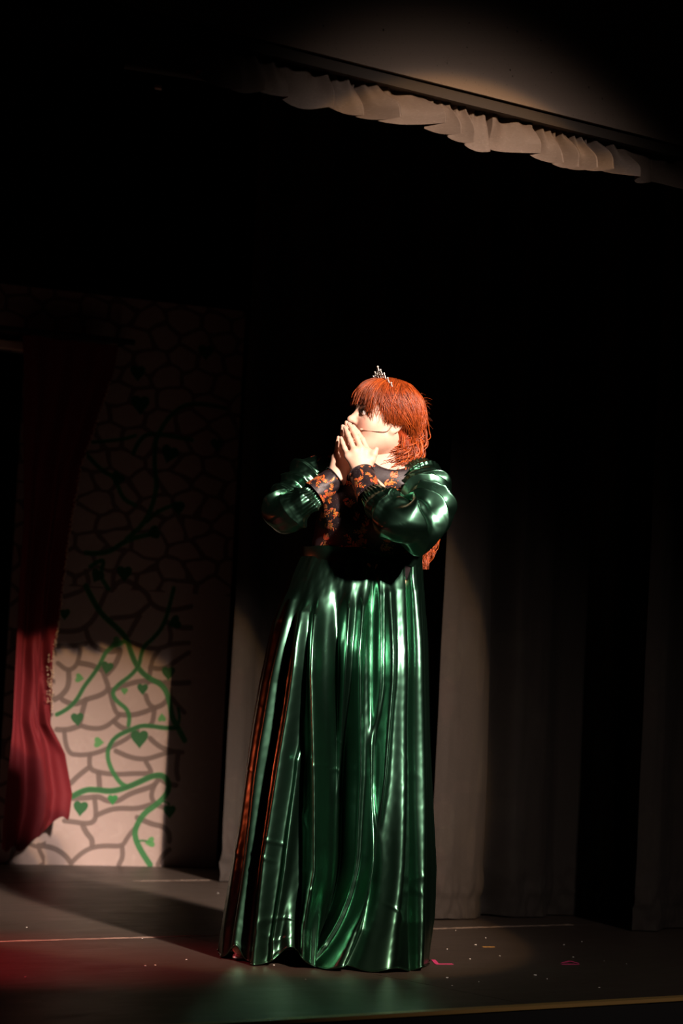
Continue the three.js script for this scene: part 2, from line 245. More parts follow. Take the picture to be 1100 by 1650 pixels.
const LEAVES = [[0.413,0.829,0.0507,0.2],[0.295,0.608,0.0534,-0.1],[0.686,0.819,0.0571,0],[0.575,0.746,0.0461,0],[0.573,0.537,0.0737,0],[0.331,0.238,0.0608,0.1],[0.725,0.234,0.0534,0],[0.647,0.102,0.0424,1.4],[0.394,0.513,0.0424,-1.5],[0.294,0.778,0.0368,-1.4],[0.703,1.035,0.0553,1.2],[0.47,0.277,0.0424,0],[0.669,0.627,0.035,3.1],[0.495,0.733,0.0295,0],[0.213,1.043,0.0461,0],[0.45,0.934,0.0479,-1.2],[0.474,2.087,0.0645,0],[0.493,1.953,0.0783,0],[0.775,2.205,0.0645,0],[0.636,1.753,0.0737,0.3],[0.411,1.628,0.0571,0.5],[0.691,1.525,0.0553,0],[0.585,1.411,0.0553,1.2],[0.346,1.212,0.0553,0.5],[0.465,1.23,0.0645,0],[0.85,1.81,0.0553,0]];
const paintTex = canvasTex(1448, 2048, (c, w, h) => {
  const X = (s) => (s - FS0) / (FS1 - FS0) * w, Y = (y) => (1 - y / FH) * h, K = w / (FS1 - FS0);
  c.fillStyle = '#a8928b'; c.fillRect(0, 0, w, h);
  for (let i = 0; i < 4000; i++) { c.fillStyle = rnd() < .5 ? `rgba(255,240,232,${rnd() * .05})` : `rgba(120,95,88,${rnd() * .05})`; c.beginPath(); c.ellipse(rnd() * w, rnd() * h, 3 + rnd() * 26, 2 + rnd() * 9, rnd() * 3, 0, 7); c.fill(); }
  const path = (pts) => { c.beginPath(); c.moveTo(X(pts[0][0]), Y(pts[0][1])); for (let i = 1; i < pts.length - 1; i++) { const a = pts[i], b = pts[i + 1]; c.quadraticCurveTo(X(a[0]), Y(a[1]), X((a[0] + b[0]) / 2), Y((a[1] + b[1]) / 2)); } const e = pts[pts.length - 1]; c.lineTo(X(e[0]), Y(e[1])); };
  c.lineCap = c.lineJoin = 'round';
  c.strokeStyle = 'rgba(100,82,77,.9)';
  for (const l of STONES) { path(l); c.lineWidth = K * (.020 + rnd() * .004); c.stroke(); }
  // the rest of the stonework: rounded stones around scattered centres
  const cells = [], PER = Math.ceil((FS1 - FS0 + .4 - .07) / .14 - 1e-6);
  for (let y = -.05, r = 0; y < 2.55; y += .088, r++) for (let k = 0, s = FS0 - .2 + (r % 2) * .07; k < PER; k++, s += .14) cells.push([s + (rnd() - .5) * .09, y + (rnd() - .5) * .05]);
  const im = c.getImageData(0, 0, w, h), px = im.data;
  for (let j = 0; j < h; j++) for (let i = 0; i < w; i++) {
    const s0 = FS0 + (i + .5) / K, y0 = FH * (1 - (j + .5) / h);
    if (y0 < 1.16 && s0 > .19) continue;
    const s = s0 + .012 * nz(s0 * 14, y0 * 14, 1), y = y0 + .012 * nz(s0 * 14, y0 * 14, 8);
    let d1 = 9, d2 = 9;
    const row = Math.round((y + .05) / .088);
    for (let r = Math.max(0, row - 2); r <= row + 2; r++) for (let k = 0; k < PER; k++) { const q = cells[r * PER + k]; if (!q || Math.abs(q[0] - s) > .25) continue; const d = Math.hypot((q[0] - s) * .72, q[1] - y); if (d < d1) { d2 = d1; d1 = d; } else if (d < d2) d2 = d; }
    const g = 1 - smooth(.012, .016, d2 - d1); if (g <= 0) continue;
    const o = (j * w + i) * 4; px[o] = mix(px[o], 100, g * .9); px[o + 1] = mix(px[o + 1], 82, g * .9); px[o + 2] = mix(px[o + 2], 77, g * .9);
  }
  c.putImageData(im, 0, 0);
  for (const [wd, ...l] of VINES) {
    c.strokeStyle = 'rgba(24,104,42,.86)'; path(l); c.lineWidth = K * wd; c.stroke();
    c.strokeStyle = 'rgba(8,74,28,.6)'; path(l.slice(0, Math.ceil(l.length * .6))); c.lineWidth = K * wd * .55; c.stroke();
  }
  LEAVES.forEach(([s, y, z, a], i) => {
    const dark = [1, 1, 1, 1, 1, .8, 1, .35, .35, .3, 1, .6, .3, .3, 1, .3][i] ?? 1;
    c.save(); c.translate(X(s), Y(y)); c.rotate(a); c.scale(K * z, K * z);
    c.fillStyle = dark > .7 ? 'rgba(5,80,28,.94)' : dark > .5 ? 'rgba(18,120,44,.9)' : 'rgba(64,138,66,.85)';
    c.beginPath(); c.moveTo(0, -.32); c.bezierCurveTo(.2, -.58, .62, -.42, .5, -.08); c.bezierCurveTo(.42, .18, .15, .36, .05, .6); c.bezierCurveTo(-.1, .36, -.42, .2, -.5, -.08); c.bezierCurveTo(-.6, -.42, -.2, -.56, 0, -.32); c.fill();
    c.restore();
  });
});
const flatShape = new THREE.Shape();
flatShape.moveTo(FS0, 0); flatShape.lineTo(FS1, 0); flatShape.lineTo(FS1, FH); flatShape.lineTo(FS0, FH); flatShape.closePath();
const opening = new THREE.Path(); opening.moveTo(-.6, .30); opening.lineTo(-.6, 2.12); opening.lineTo(-.02, 2.12); opening.lineTo(-.02, .30); opening.closePath();
flatShape.holes.push(opening);
const flatG = new THREE.ExtrudeGeometry(flatShape, { depth: .02, bevelEnabled: false });
{ const p = flatG.attributes.position, uv = flatG.attributes.uv; for (let i = 0; i < p.count; i++) { uv.setXY(i, (p.getX(i) - FS0) / (FS1 - FS0), p.getY(i) / FH); const q = bp(p.getX(i), p.getY(i), p.getZ(i) - .02); p.setXYZ(i, q.x, q.y, q.z); } flatG.computeVertexNormals(); }
const flat = group('painted_flat');
tag(flat, 'tall white scenery flat painted with grey stone outlines and green vines', 'scenery flat');
mesh('painted_panel', flatG, std({ map: paintTex, roughness: .62 }), flat);
function flatBar(name, s0, s1, y0, y1, n0, n1, m) { const g = new RoundedBoxGeometry(s1 - s0, y1 - y0, n1 - n0, 2, .004); const mm = mesh(name, g, m, flat); mm.position.copy(bp((s0 + s1) / 2, (y0 + y1) / 2, (n0 + n1) / 2)); mm.rotation.y = Math.atan2(BN.x, BN.z); return mm; }
const batten = std({ color: rgb(.72, .52, .4), roughness: .7 });
flatBar('window_batten', -.62, -.026, 2.125, 2.16, .001, .045, batten).userData.label = 'pale wooden strip above the curtain opening';
flatBar('brace', FS1 - .06, FS1 - .01, .01, FH - .01, -.07, -.021, batten);
flatBar('brace', FS0 + .01, FS0 + .06, .01, FH - .01, -.07, -.021, batten);

// ---------------------------------------------------------------- red curtain on the flat
const redMat = phys({ color: rgb(.17, .006, .012), roughness: .8, sheen: .2, sheenRoughness: .5, sheenColor: rgb(.35, .02, .03) });
const redR = interp([[.07, .15], [.21, .223], [.306, .233], [.465, .2], [.582, .142], [.815, .128], [1.025, .139], [1.266, .154], [1.346, .16], [1.648, .195], [1.831, .249], [2.055, .314], [2.2, .335]]);
const redL = interp([[.06, -.042], [.181, -.043], [.575, -.03], [1.093, -.039], [1.407, -.034], [1.763, -.054], [2.019, -.064], [2.2, -.085]]);
const redPt = (u, t) => {
  const yb = .075 + .135 * smooth(.35, 1, u) - .012 * Math.sin(u * 20), y = mix(2.17, yb, t), l = redL(y), r = redR(y);
  const w = (r - l) / .28, tie = bump(y, .70, .22);
  const f = .030 * Math.sin(u * 13.5 + .9 * Math.sin(y * 1.7)) * (.5 + .5 * Math.sin(u * 3.1)) + .004 * Math.sin(u * 31 + 2 * y) + .014 * nz(u * 5, y * 2.4, 3);
  const pinch = bump(y, .83, .10) + bump(y, .58, .08), crease = .02 * pinch * Math.sin(u * 26 + (y - .7) * 20) * u;
  return bp(mix(l, r, u), y, .16 + f * (1.15 - .3 * w) + crease - .03 * tie * u + .04 * smooth(.5, .08, y) * u);
};
const redCurtain = group('red_curtain');
tag(redCurtain, 'red cloth curtain tied back beside the painted stone flat', 'curtain');
mesh('cloth', sheet(240, 240, redPt, [1, 4]), redMat, redCurtain);
const sequinG = new THREE.SphereGeometry(.0026, 6, 5), trimParts = [];
for (let i = 0; i < 420; i++) { const t = mix(.08, .78, i / 420), p = redPt(1, t); if (rnd() < .3) continue; const g = sequinG.clone(); g.translate(p.x + (rnd() - .5) * .01, p.y + (rnd() - .5) * .004, p.z + (rnd()) * .014); trimParts.push(g); }
for (let i = 0; i < 60; i++) { const p = redPt(1, mix(.66, .76, rnd())); const g = sequinG.clone(); g.translate(p.x - rnd() * .02, p.y, p.z + .01 + rnd() * .02); trimParts.push(g); }
const trim = mesh('sequin_trim', mergeGeometries(trimParts), std({ color: rgb(.75, .55, .38), roughness: .35, metalness: .3 }), redCurtain);
trim.userData.kind = 'stuff'; trim.userData.label = 'line of pale sequins along the curtain edge';
mesh('curtain_rod', tube([bp(-.55, 2.19, .16), bp(-.1, 2.19, .16), bp(.4, 2.19, .16)], .012, 12, 10), blackPaint, redCurtain);
for (const s of [-.5, .38]) mesh('rod_bracket', tube([bp(s, 2.19, .004), bp(s, 2.19, .08), bp(s, 2.19, .16)], .007, 6, 8), blackPaint, redCurtain);

// ---------------------------------------------------------------- marks and scraps on the boards
const tapePink = std({ color: rgb(.92, .07, .26), roughness: .55 }), tapeYellow = std({ color: rgb(.7, .36, .08), roughness: .6 }), tapeRed = std({ color: rgb(.75, .03, .03), roughness: .5 });
function strip(parent, name, a, b, wd, m) { // a strip of tape between two floor points
  const L = a.distanceTo(b), g = new RoundedBoxGeometry(L, .0008, wd, 1, .0003), t = mesh(name, g, m, parent);
  t.position.set((a.x + b.x) / 2, .0006 + (parent ? parent.children.length * .0004 : 0), (a.z + b.z) / 2); t.rotation.y = Math.atan2(-(b.z - a.z), b.x - a.x); return t;
}
const t1 = tag(group('floor_tape_mark'), 'pink L-shaped tape mark on the floor beside the gown hem', 'tape mark', 'tape spike marks on the stage floor');
strip(t1, 'tape_strip', flr(698, 1547), flr(704, 1554), .013, tapePink); strip(t1, 'tape_strip', flr(701, 1554), flr(729, 1554), .013, tapePink);
const t2 = tag(group('floor_tape_mark'), 'crumpled pink tape mark alone on the dark boards', 'tape mark', 'tape spike marks on the stage floor');
strip(t2, 'tape_strip', flr(904, 1554), flr(932, 1554), .012, tapePink); strip(t2, 'tape_strip', flr(906, 1552), flr(920, 1549), .010, tapePink); strip(t2, 'tape_strip', flr(916, 1549), flr(931, 1553), .008, tapePink);
tag(strip(null, 'floor_tape_mark', flr(777, 1526), flr(796, 1526), .010, tapeYellow), 'short yellow tape strip on the floor near the curtain', 'tape mark', 'tape spike marks on the stage floor');
tag(strip(null, 'floor_tape_mark', flr(360, 1536), flr(375, 1537), .014, tapeRed), 'red tape strip on the floor under the gown hem', 'tape mark', 'tape spike marks on the stage floor');
const scrapMat = std({ color: rgb(.8, .74, .7), roughness: .6 });
const scrapG = [0, 1, 2].map((i) => { const g = new THREE.IcosahedronGeometry(.0032, 0); g.scale(1 + .3 * i, .5, .8); return g; });
[[734, 1500], [782, 1512], [766, 1523], [720, 1530], [757, 1546], [805, 1541], [908, 1523], [937, 1518], [923, 1543], [973, 1549], [1009, 1554], [862, 1572], [881, 1578], [720, 1576], [965, 1592], [771, 1583], [728, 1589], [351, 1440], [250, 1556], [234, 1557], [229, 1513], [43, 1495], [300, 1547], [441, 1556], [492, 1579], [41, 1575]].forEach(([a, b], i) => {
  const m = mesh('paper_scrap', scrapG[i % 3], scrapMat); m.position.copy(flr(a, b)); m.position.y = .0016; m.rotation.y = rnd() * 6; const k = .6 + rnd() * .7; m.scale.set(k, k, k);
  tag(m, 'tiny white scrap of litter lying on the stage boards', 'litter', 'white specks on the stage floor');
});

// ---------------------------------------------------------------- lighting
const fixtureBlack = std({ color: rgb(.02, .02, .02), roughness: .5, metalness: .4 });
function lantern(name, pos, aim, r, len, color, glow, label, up) {
  const g = group(name), dir = aim.clone().sub(pos).normalize();
  g.position.copy(pos).addScaledVector(dir, -.03); g.quaternion.setFromUnitVectors(V(0, 0, 1), dir);
  tag(g, label, 'stage light');
  const prof = [[0, -len], [r * .7, -len], [r * .95, -len + .06], [r, -len * .5], [r * 1.02, -.02], [r * 1.12, 0], [r * 1.12, .012], [r * 1.0, .012], [r * .98, -.015]].map(([x, y]) => new THREE.Vector2(x, y));
  const body = new THREE.LatheGeometry(prof, 32); body.rotateX(Math.PI / 2);
  mesh('housing', body, fixtureBlack, g);
  const lens = new THREE.CircleGeometry(r * .97, 32); lens.translate(0, 0, -.004);
  mesh('lens', lens, new THREE.MeshStandardMaterial({ color: 0x111111, emissive: color, emissiveIntensity: glow }), g);
  mesh('yoke', new THREE.TorusGeometry(r * 1.3, .012, 8, 24, Math.PI).translate(0, 0, -len * .5), fixtureBlack, g);
  const pole = mesh('hanger', tube([V(0, r * 1.3, -len * .5), V(0, r * 1.3 + .05, -len * .5), V(0, r * 1.3 + .1, -len * .5)], .014, 4, 8), fixtureBlack, g);
  const top = V(0, r * 1.3 + .1, -len * .5).applyQuaternion(g.quaternion).add(g.position);
  const inv = g.quaternion.clone().invert(), loc = (p) => p.clone().sub(g.position).applyQuaternion(inv);
  mesh('drop_pipe', tube([loc(top), loc(V(top.x, (top.y + up) / 2, top.z)), loc(V(top.x, up, top.z))], .02, 4, 10), fixtureBlack, g);
  return g;
}
lantern('follow_spot', KEY_POS, KEY_AIM, .11, .55, KEY_COL, 4, 'black follow spot hung above the auditorium, warm white beam', 6.3);
lantern('wash_lantern', RED_POS, RED_AIM, .1, .3, RED_COL, 2, 'small black stage lantern with red gel in the wings', 6.3);
lantern('side_lantern', SIDE_POS, SIDE_AIM, .09, .28, SIDE_COL, 2, 'low black stage lantern with red gel on a drop pipe in the wings', 6.3);
// unlit lighting bar behind the header
const bar = group('lighting_bar'); tag(bar, 'dark pipe with clamps hanging in the gloom behind the header', 'lighting bar');
const bl = fig(200, 100, -1.2), br = fig(620, 165, -1.5);
mesh('pipe', tube([bl, bl.clone().lerp(br, .5), br], .024, 16, 12), fixtureBlack, bar);
const clampMat = std({ color: rgb(.45, .4, .36), roughness: .5, metalness: .2 });
for (const [a, b, z] of [[497, 145, -1.40], [325, 109, -1.28], [255, 141, -1.2]]) { const c = mesh('clamp', new RoundedBoxGeometry(.026, .012, .03, 2, .003), clampMat, bar); c.position.copy(fig(a, b, z)); c.rotation.z = -.1; }
for (const t of [.06, .94]) { const p = bl.clone().lerp(br, t); mesh('hanger', tube([p, V(p.x, (p.y + 6.3) / 2, p.z), V(p.x, 6.3, p.z)], .012, 4, 8), fixtureBlack, bar); }
// ---------------------------------------------------------------- the woman
const person = group('person');
tag(person, 'red-haired woman in a long green satin gown and tiara, hands pressed to her mouth', 'person');
const skinMat = phys({ vertexColors: true, roughness: .55, sheen: .15, sheenRoughness: .6, sheenColor: rgb(.6, .35, .25) });
const satin = phys({ color: rgb(.078, .195, .132), metalness: 1, roughness: .285 });

// head frame: hx her left, hy crown, hz face
const HC = fig(617, 682, -.11), HS = .95;
const yaw = -66 * Math.PI / 180, chin = 12 * Math.PI / 180;
const headM = new THREE.Matrix4().makeRotationFromEuler(new THREE.Euler(-chin, yaw, .0, 'YXZ'));
headM.scale(V(HS, HS, HS)); headM.setPosition(HC);
const headInv = headM.clone().invert();
const hp = (x, y, z) => V(x, y, z).applyMatrix4(headM);

// landmarks
const Z = -.14;
const shN = fig(688, 775, Z + .04), shF = fig(512, 762, Z - .05), elN = fig(662, 850, Z + .29), elF = fig(464, 826, Z + .085);
const wrN = fig(584, 766, Z + .16), wrF = fig(541, 772, Z + .10);
const neckB = fig(634, 752, Z - .02), chest = fig(600, 815, Z), waist = fig(586, 905, Z), hip = fig(575, 985, Z - .01);

function headField(q) { // q in head frame
  const ax = V(Math.abs(q.x), q.y, q.z);
  let d = ell(q, V(0, .032, -.016), .074, .088, .094);
  d = smin(d, ell(q, V(0, -.022, .03), .060, .088, .060), .05);
  d = smin(d, cap(ax, V(.046, -.056, .0), V(.012, -.098, .066), .020, .018), .035);
  d = smin(d, ell(q, V(0, -.100, .070), .020, .014, .015), .02);
  d = smin(d, ell(ax, V(.036, -.026, .060), .026, .024, .022), .03);
  d = smin(d, cap(ax, V(.012, .030, .083), V(.046, .026, .064), .0085, .0085), .02);
  d = smax(d, -ell(ax, V(.031, .006, .096), .018, .0125, .02), .012);
  d = smin(d, ell(ax, V(.031, .0065, .0735), .0150, .0125, .0125), .006);
  d = smin(d, cap(q, V(0, .018, .083), V(0, -.020, .110), .0078, .0088), .014);
  d = smin(d, ell(q, V(0, -.023, .108), .0105, .0095, .0105), .01);
  d = smin(d, ell(ax, V(.0115, -.027, .096), .0075, .007, .010), .008);
  d = smax(d, -ell(ax, V(.006, -.034, .101), .0035, .003, .005), .003);
  d = smin(d, cap(ax, V(0, -.050, .0945), V(.021, -.055, .080), .0058, .0035), .006);
  d = smin(d, cap(ax, V(0, -.0635, .0925), V(.018, -.058, .080), .0072, .0035), .006);
  d = smax(d, -cap(ax, V(0, -.0568, .101), V(.022, -.0568, .086), .0018, .0012), .003);
  // ear
  const e = V(ax.x - .073, q.y + .006, q.z + .012); const ey = e.y * .97 - e.z * .22, ez = e.z * .97 + e.y * .22, sx = e.x - .35 * Math.max(0, -ez);
  let ear = Math.hypot(sx / .008, ey / .030, ez / .0185); ear = (ear - 1) * .008;
  let con = Math.hypot((sx - .008) / .007, (ey + .002) / .019, (ez - .002) / .0105); con = (con - 1) * .006;
  ear = smax(ear, -con, .004); ear = smin(ear, ell(V(sx, ey, ez), V(0, -.027, .004), .0065, .008, .007), .006);
  d = smin(d, ear, .006);
  return d;
}
const neckTop = hp(0, -.05, -.025);
const headWorld = (p) => { const q = p.clone().applyMatrix4(headInv); let d = headField(q) * HS; d = smin(d, cap(p, neckTop, neckB, .049, .053), .03); return d; };
function hand(p, B) { // wrist, palm corners, finger chains, thumb
  let d = 9;
  const w = B.wrist;
  for (const f of B.fingers) { d = smin(d, cap(p, w, f[0], .021, .0105), .018); }
  d = smin(d, cap(p, B.fingers[0][0], B.fingers[3][0], .0105, .0095), .01);
  let fd = 9;
  for (const f of B.fingers) { let c = cap(p, f[0], f[1], f[4], f[4] * .92); c = smin(c, cap(p, f[1], f[2], f[4] * .92, f[4] * .84), .004); c = smin(c, cap(p, f[2], f[3], f[4] * .84, f[4] * .68), .004); fd = smin(fd, c, .0012); }
  d = smin(d, fd, .006);
  const t = B.thumb; let c = cap(p, t[0], t[1], .0165, .0125); c = smin(c, cap(p, t[1], t[2], .0115, .0105), .006); c = smin(c, cap(p, t[2], t[3], .0105, .0075), .005);
  return smin(d, c, .012);
}
const F = (k, m, n, e, r) => [k, m, n, e, r];
const handN = { wrist: wrN,
  fingers: [
    F(fig(593, 729, Z + .150), fig(584, 709, Z + .135), fig(576, 697, Z + .125), fig(569, 687, Z + .118), .0088),
    F(fig(582, 724, Z + .160), fig(574, 705, Z + .145), fig(568, 693, Z + .133), fig(562, 683, Z + .122), .0090),
    F(fig(571, 727, Z + .164), fig(564, 709, Z + .150), fig(560, 699, Z + .138), fig(556, 689, Z + .126), .0086),
    F(fig(561, 735, Z + .160), fig(555, 722, Z + .150), fig(552, 714, Z + .142), fig(549.5, 706, Z + .134), .0076)],
  thumb: [fig(589, 752, Z + .152), fig(598, 741, Z + .158), fig(602, 732, Z + .160), fig(606, 724, Z + .160)] };
const handF = { wrist: wrF,
  fingers: [
    F(fig(566, 728, Z + .078), fig(567, 708, Z + .084), fig(566, 695, Z + .090), fig(564, 684, Z + .096), .0088),
    F(fig(556, 724, Z + .082), fig(560, 704, Z + .086), fig(560, 692, Z + .092), fig(558, 681, Z + .098), .0090),
    F(fig(547, 728, Z + .088), fig(551, 709, Z + .092), fig(552, 697, Z + .097), fig(552, 687, Z + .102), .0086),
    F(fig(541, 737, Z + .096), fig(543, 722, Z + .100), fig(544, 713, Z + .104), fig(545, 705, Z + .108), .0076)],
  thumb: [fig(556, 757, Z + .08), fig(568, 745, Z + .075), fig(575, 735, Z + .075), fig(580, 727, Z + .078)] };
const torsoField = (p) => {
  let d = ell(p, chest, .150, .155, .105);
  d = smin(d, ell(p, fig(590, 770, Z - .02), .135, .075, .075), .05);
  d = smin(d, cap(p, shF, shN, .046, .046), .04);
  d = smin(d, ell(p, waist, .148, .13, .105), .07);
  d = smin(d, ell(p, fig(560, 828, Z + .075), .066, .068, .060), .04);
  d = smin(d, ell(p, fig(628, 832, Z + .095), .068, .070, .062), .04);
  return d;
};
const ankN = fig(600, 1520, Z - .02), ankF = fig(420, 1520, Z + .04), kneeN = fig(605, 1240, Z + .03), kneeF = fig(500, 1240, Z + .05), hipN = fig(615, 990, Z), hipF = fig(535, 990, Z);
const bodyField = (p) => {
  let d = torsoField(p) + .006;
  d = smin(d, cap(p, neckTop, neckB, .047, .053), .04);
  d = smin(d, cap(p, neckB, fig(600, 775, Z - .01), .05, .075), .05);
  d = smin(d, ell(p, hip, .15, .14, .095), .08);
  d = smin(d, cap(p, shN, elN, .042, .030), .03); d = smin(d, cap(p, elN, wrN, .030, .021), .02);
  d = smin(d, cap(p, shF, elF, .042, .030), .03); d = smin(d, cap(p, elF, wrF, .030, .021), .02);
  d = smin(d, cap(p, hipN, kneeN, .085, .055), .04); d = smin(d, cap(p, kneeN, ankN, .053, .034), .03);
  d = smin(d, cap(p, hipF, kneeF, .085, .055), .04); d = smin(d, cap(p, kneeF, ankF, .053, .034), .03);
  d = smin(d, cap(p, ankN, V(ankN.x - .05, .04, ankN.z + .1), .03, .022), .02); d = smin(d, cap(p, ankF, V(ankF.x - .06, .035, ankF.z + .09), .03, .02), .02);
  return d;
};
const pad = (pts, m) => { const b = new THREE.Box3().setFromPoints(pts); return [b.min.subScalar(m), b.max.addScalar(m)]; };
const bodyG = meshField(bodyField, ...pad([V(ankF.x - .12, .0, Z - .05), elF, shN, neckTop, V(ankN.x, .0, Z + .1), elN], .1), .012);
const headG = meshField(headWorld, ...pad([HC.clone().addScalar(-.105), HC.clone().addScalar(.105), neckB], .03), .0028);
const handPts = (B) => [B.wrist, ...B.fingers.flatMap((f) => f.slice(0, 4)), ...B.thumb];
const handNG = meshField((p) => smin(hand(p, handN), cap(p, wrN, wrN.clone().lerp(elN, .3), .0225, .027), .015), ...pad([...handPts(handN), wrN.clone().lerp(elN, .3)], .03), .0024);
const handFG = meshField((p) => smin(hand(p, handF), cap(p, wrF, wrF.clone().lerp(elF, .3), .0225, .027), .015), ...pad([...handPts(handF), wrF.clone().lerp(elF, .3)], .03), .0024);
function skinColors(g, head) {
  const p = g.attributes.position, c = [], q = V(0, 0, 0);
  for (let i = 0; i < p.count; i++) {
    q.fromBufferAttribute(p, i); let col = [.66, .40, .30];
    const m = .04 * nz(q.x * 90, q.y * 90, q.z * 90); col = col.map((x) => x * (1 + m));
    if (head) {
      q.applyMatrix4(headInv); const ax = Math.abs(q.x);
      const put = (k, t) => { col = col.map((x, j) => mix(x, t[j], k)); };
      put(smooth(1.25, .85, Math.hypot((ax - .033) / .022, (q.y - .0105) / .0105)) * (q.z > .05 ? 1 : 0), [.05, .035, .03]);      // eye make-up
      put(smooth(.0055, .003, Math.hypot(Math.max(0, Math.abs(ax - .031) - .017), (q.y - .0315 + .05 * Math.pow(ax - .031, 2) * 20))) * (q.z > .05 ? 1 : 0) * .85, [.10, .03, .015]); // brow
      put(smooth(1.1, .8, Math.hypot(q.x / .024, (q.y + .057) / .0125)) * (q.z > .07 ? 1 : 0), [.42, .07, .07]);                     // lips
      put(.35 * smooth(1.2, .3, Math.hypot((ax - .042) / .024, (q.y + .03) / .02)) * (q.z > .02 ? 1 : 0), [.62, .20, .16]);          // rouge
    }
    c.push(...col);
  }
  g.setAttribute('color', new THREE.Float32BufferAttribute(c, 3)); return g;
}
mesh('body', mergeGeometries([skinColors(bodyG), skinColors(headG, true), skinColors(handNG), skinColors(handFG)]), skinMat, person);
// eyes and lashes
const eyeWhite = std({ color: rgb(.75, .7, .68), roughness: .25 }), iris = std({ color: rgb(.05, .07, .04), roughness: .15 }), lashM = std({ color: rgb(.01, .008, .008), roughness: .7 });
for (const s of [-1, 1]) {
  const e = mesh('eye', new THREE.SphereGeometry(.0098 * HS, 24, 16), eyeWhite, person); e.position.copy(hp(s * .0315, .0055, .0815));
  const ir = mesh('iris', new THREE.SphereGeometry(.0052 * HS, 16, 12), iris, e); ir.position.copy(hp(s * .0315 - .0015, .0065, .0870)).sub(e.position);
  mesh('lashes', tube([hp(s * .0195, .0085, .0895), hp(s * .029, .0138, .0925), hp(s * .040, .0120, .0885), hp(s * .0485, .0065, .079)], .0013, 16, 5), lashM, person);
}
for (const B of [handN, handF]) B.fingers.forEach((f) => { // nails
  const g = new THREE.SphereGeometry(1, 10, 8), d = f[3].clone().sub(f[2]).normalize(), s = B === handN ? 1 : -1; g.scale(f[4] * .55, f[4] * .78, f[4] * .2);
  const n = mesh('nail', g, std({ color: rgb(.62, .36, .3), roughness: .25 }), person); n.position.copy(f[3]).addScaledVector(V(0, 0, s), f[4] * .6); n.quaternion.setFromUnitVectors(V(0, 1, 0), d);
});

// ---- gown
const brocadeDraw = (mode) => (c, w, h) => {
  seed = 4242; const P = (a, b) => (mode ? b : a);
  c.fillStyle = P('#241a1e', '#303030'); c.fillRect(0, 0, w, h);
  for (let i = 0; i < 5000; i++) { c.fillStyle = P(`rgba(${50 + rnd() * 60 | 0},${38 + rnd() * 40 | 0},${44 + rnd() * 40 | 0},.5)`, 'rgba(110,110,110,.4)'); c.fillRect(rnd() * w, rnd() * h, 2, 1 + rnd() * 3); }
  for (let i = 0; i < 34; i++) { // leafy copper scrolls
    const x = rnd() * w, y = rnd() * h, a = rnd() * 6.28, L = 70 + rnd() * 90;
    for (let dx = -w; dx <= w; dx += w) for (let dy = -h; dy <= h; dy += h) {
      c.save(); c.translate(x + dx, y + dy); c.rotate(a);
      const s2 = seed;
      for (let k = 0; k < 7; k++) { const t = k / 6, lx = t * L, ly = Math.sin(t * 3) * L * .25, r = (22 + rnd() * 16) * (1 - .6 * t); c.fillStyle = P(`rgb(${165 + rnd() * 60 | 0},${82 + rnd() * 46 | 0},${36 + rnd() * 34 | 0})`, '#c8c8c8'); c.beginPath(); c.ellipse(lx, ly + (k % 2 ? 1 : -1) * r * .7, r * 1.25, r * .62, (k % 2 ? .7 : -.7), 0, 7); c.fill(); c.strokeStyle = P('rgba(90,28,8,.9)', '#707070'); c.lineWidth = 2.2; c.stroke(); }
      for (let k = 0; k < 26; k++) { c.fillStyle = P(rnd() < .5 ? 'rgba(255,190,110,.9)' : 'rgba(120,40,12,.9)', rnd() < .5 ? '#fff' : '#888'); c.beginPath(); c.arc(rnd() * L, (rnd() - .5) * L * .6, 1.2 + rnd() * 2.2, 0, 7); c.fill(); }
      seed = s2; c.restore();
    }
    seed = (seed + 977 * (i + 1)) >>> 0; rnd();
  }
  for (let i = 0; i < 220; i++) { c.fillStyle = P('rgba(235,225,215,.9)', '#fff'); c.fillRect(rnd() * w, rnd() * h, 2 + rnd() * 5, 2 + rnd() * 2); }
};
const brocade = phys({ map: canvasTex(1024, 1024, brocadeDraw(0), true, 5.2, 5.2), bumpMap: canvasTex(1024, 1024, brocadeDraw(1), false, 5.2, 5.2), bumpScale: .002, roughness: .5, metalness: .25 });
seed = 99;
const gown = group('gown', person); gown.userData.label = 'floor-length green satin gown with copper brocade bodice and cuffs';
const bodiceField = (p) => {
  let d = torsoField(p) - .006;
  d = smax(d, -ell(p, fig(632, 728, Z + .03), .072, .062, .11), .01);
  d = smax(d, -(p.y - (waist.y - .06)), .005);
  return d;
};
const bodG = meshField(bodiceField, ...pad([fig(490, 740, Z - .12), fig(715, 940, Z + .2)], .05), .006);
{ const p = bodG.attributes.position, n = bodG.attributes.normal, uv = []; for (let i = 0; i < p.count; i++) uv.push(p.getX(i) + .3 * p.getZ(i), p.getY(i)); bodG.setAttribute('uv', new THREE.Float32BufferAttribute(uv, 2)); }
mesh('bodice', bodG, brocade, gown);
// neckline edging
{ const pts = []; for (const [a, b, z] of [[597, 757, .115], [612, 760, .11], [630, 757, .10], [648, 749, .075], [662, 741, .03]]) pts.push(fig(a, b, Z + z)); }

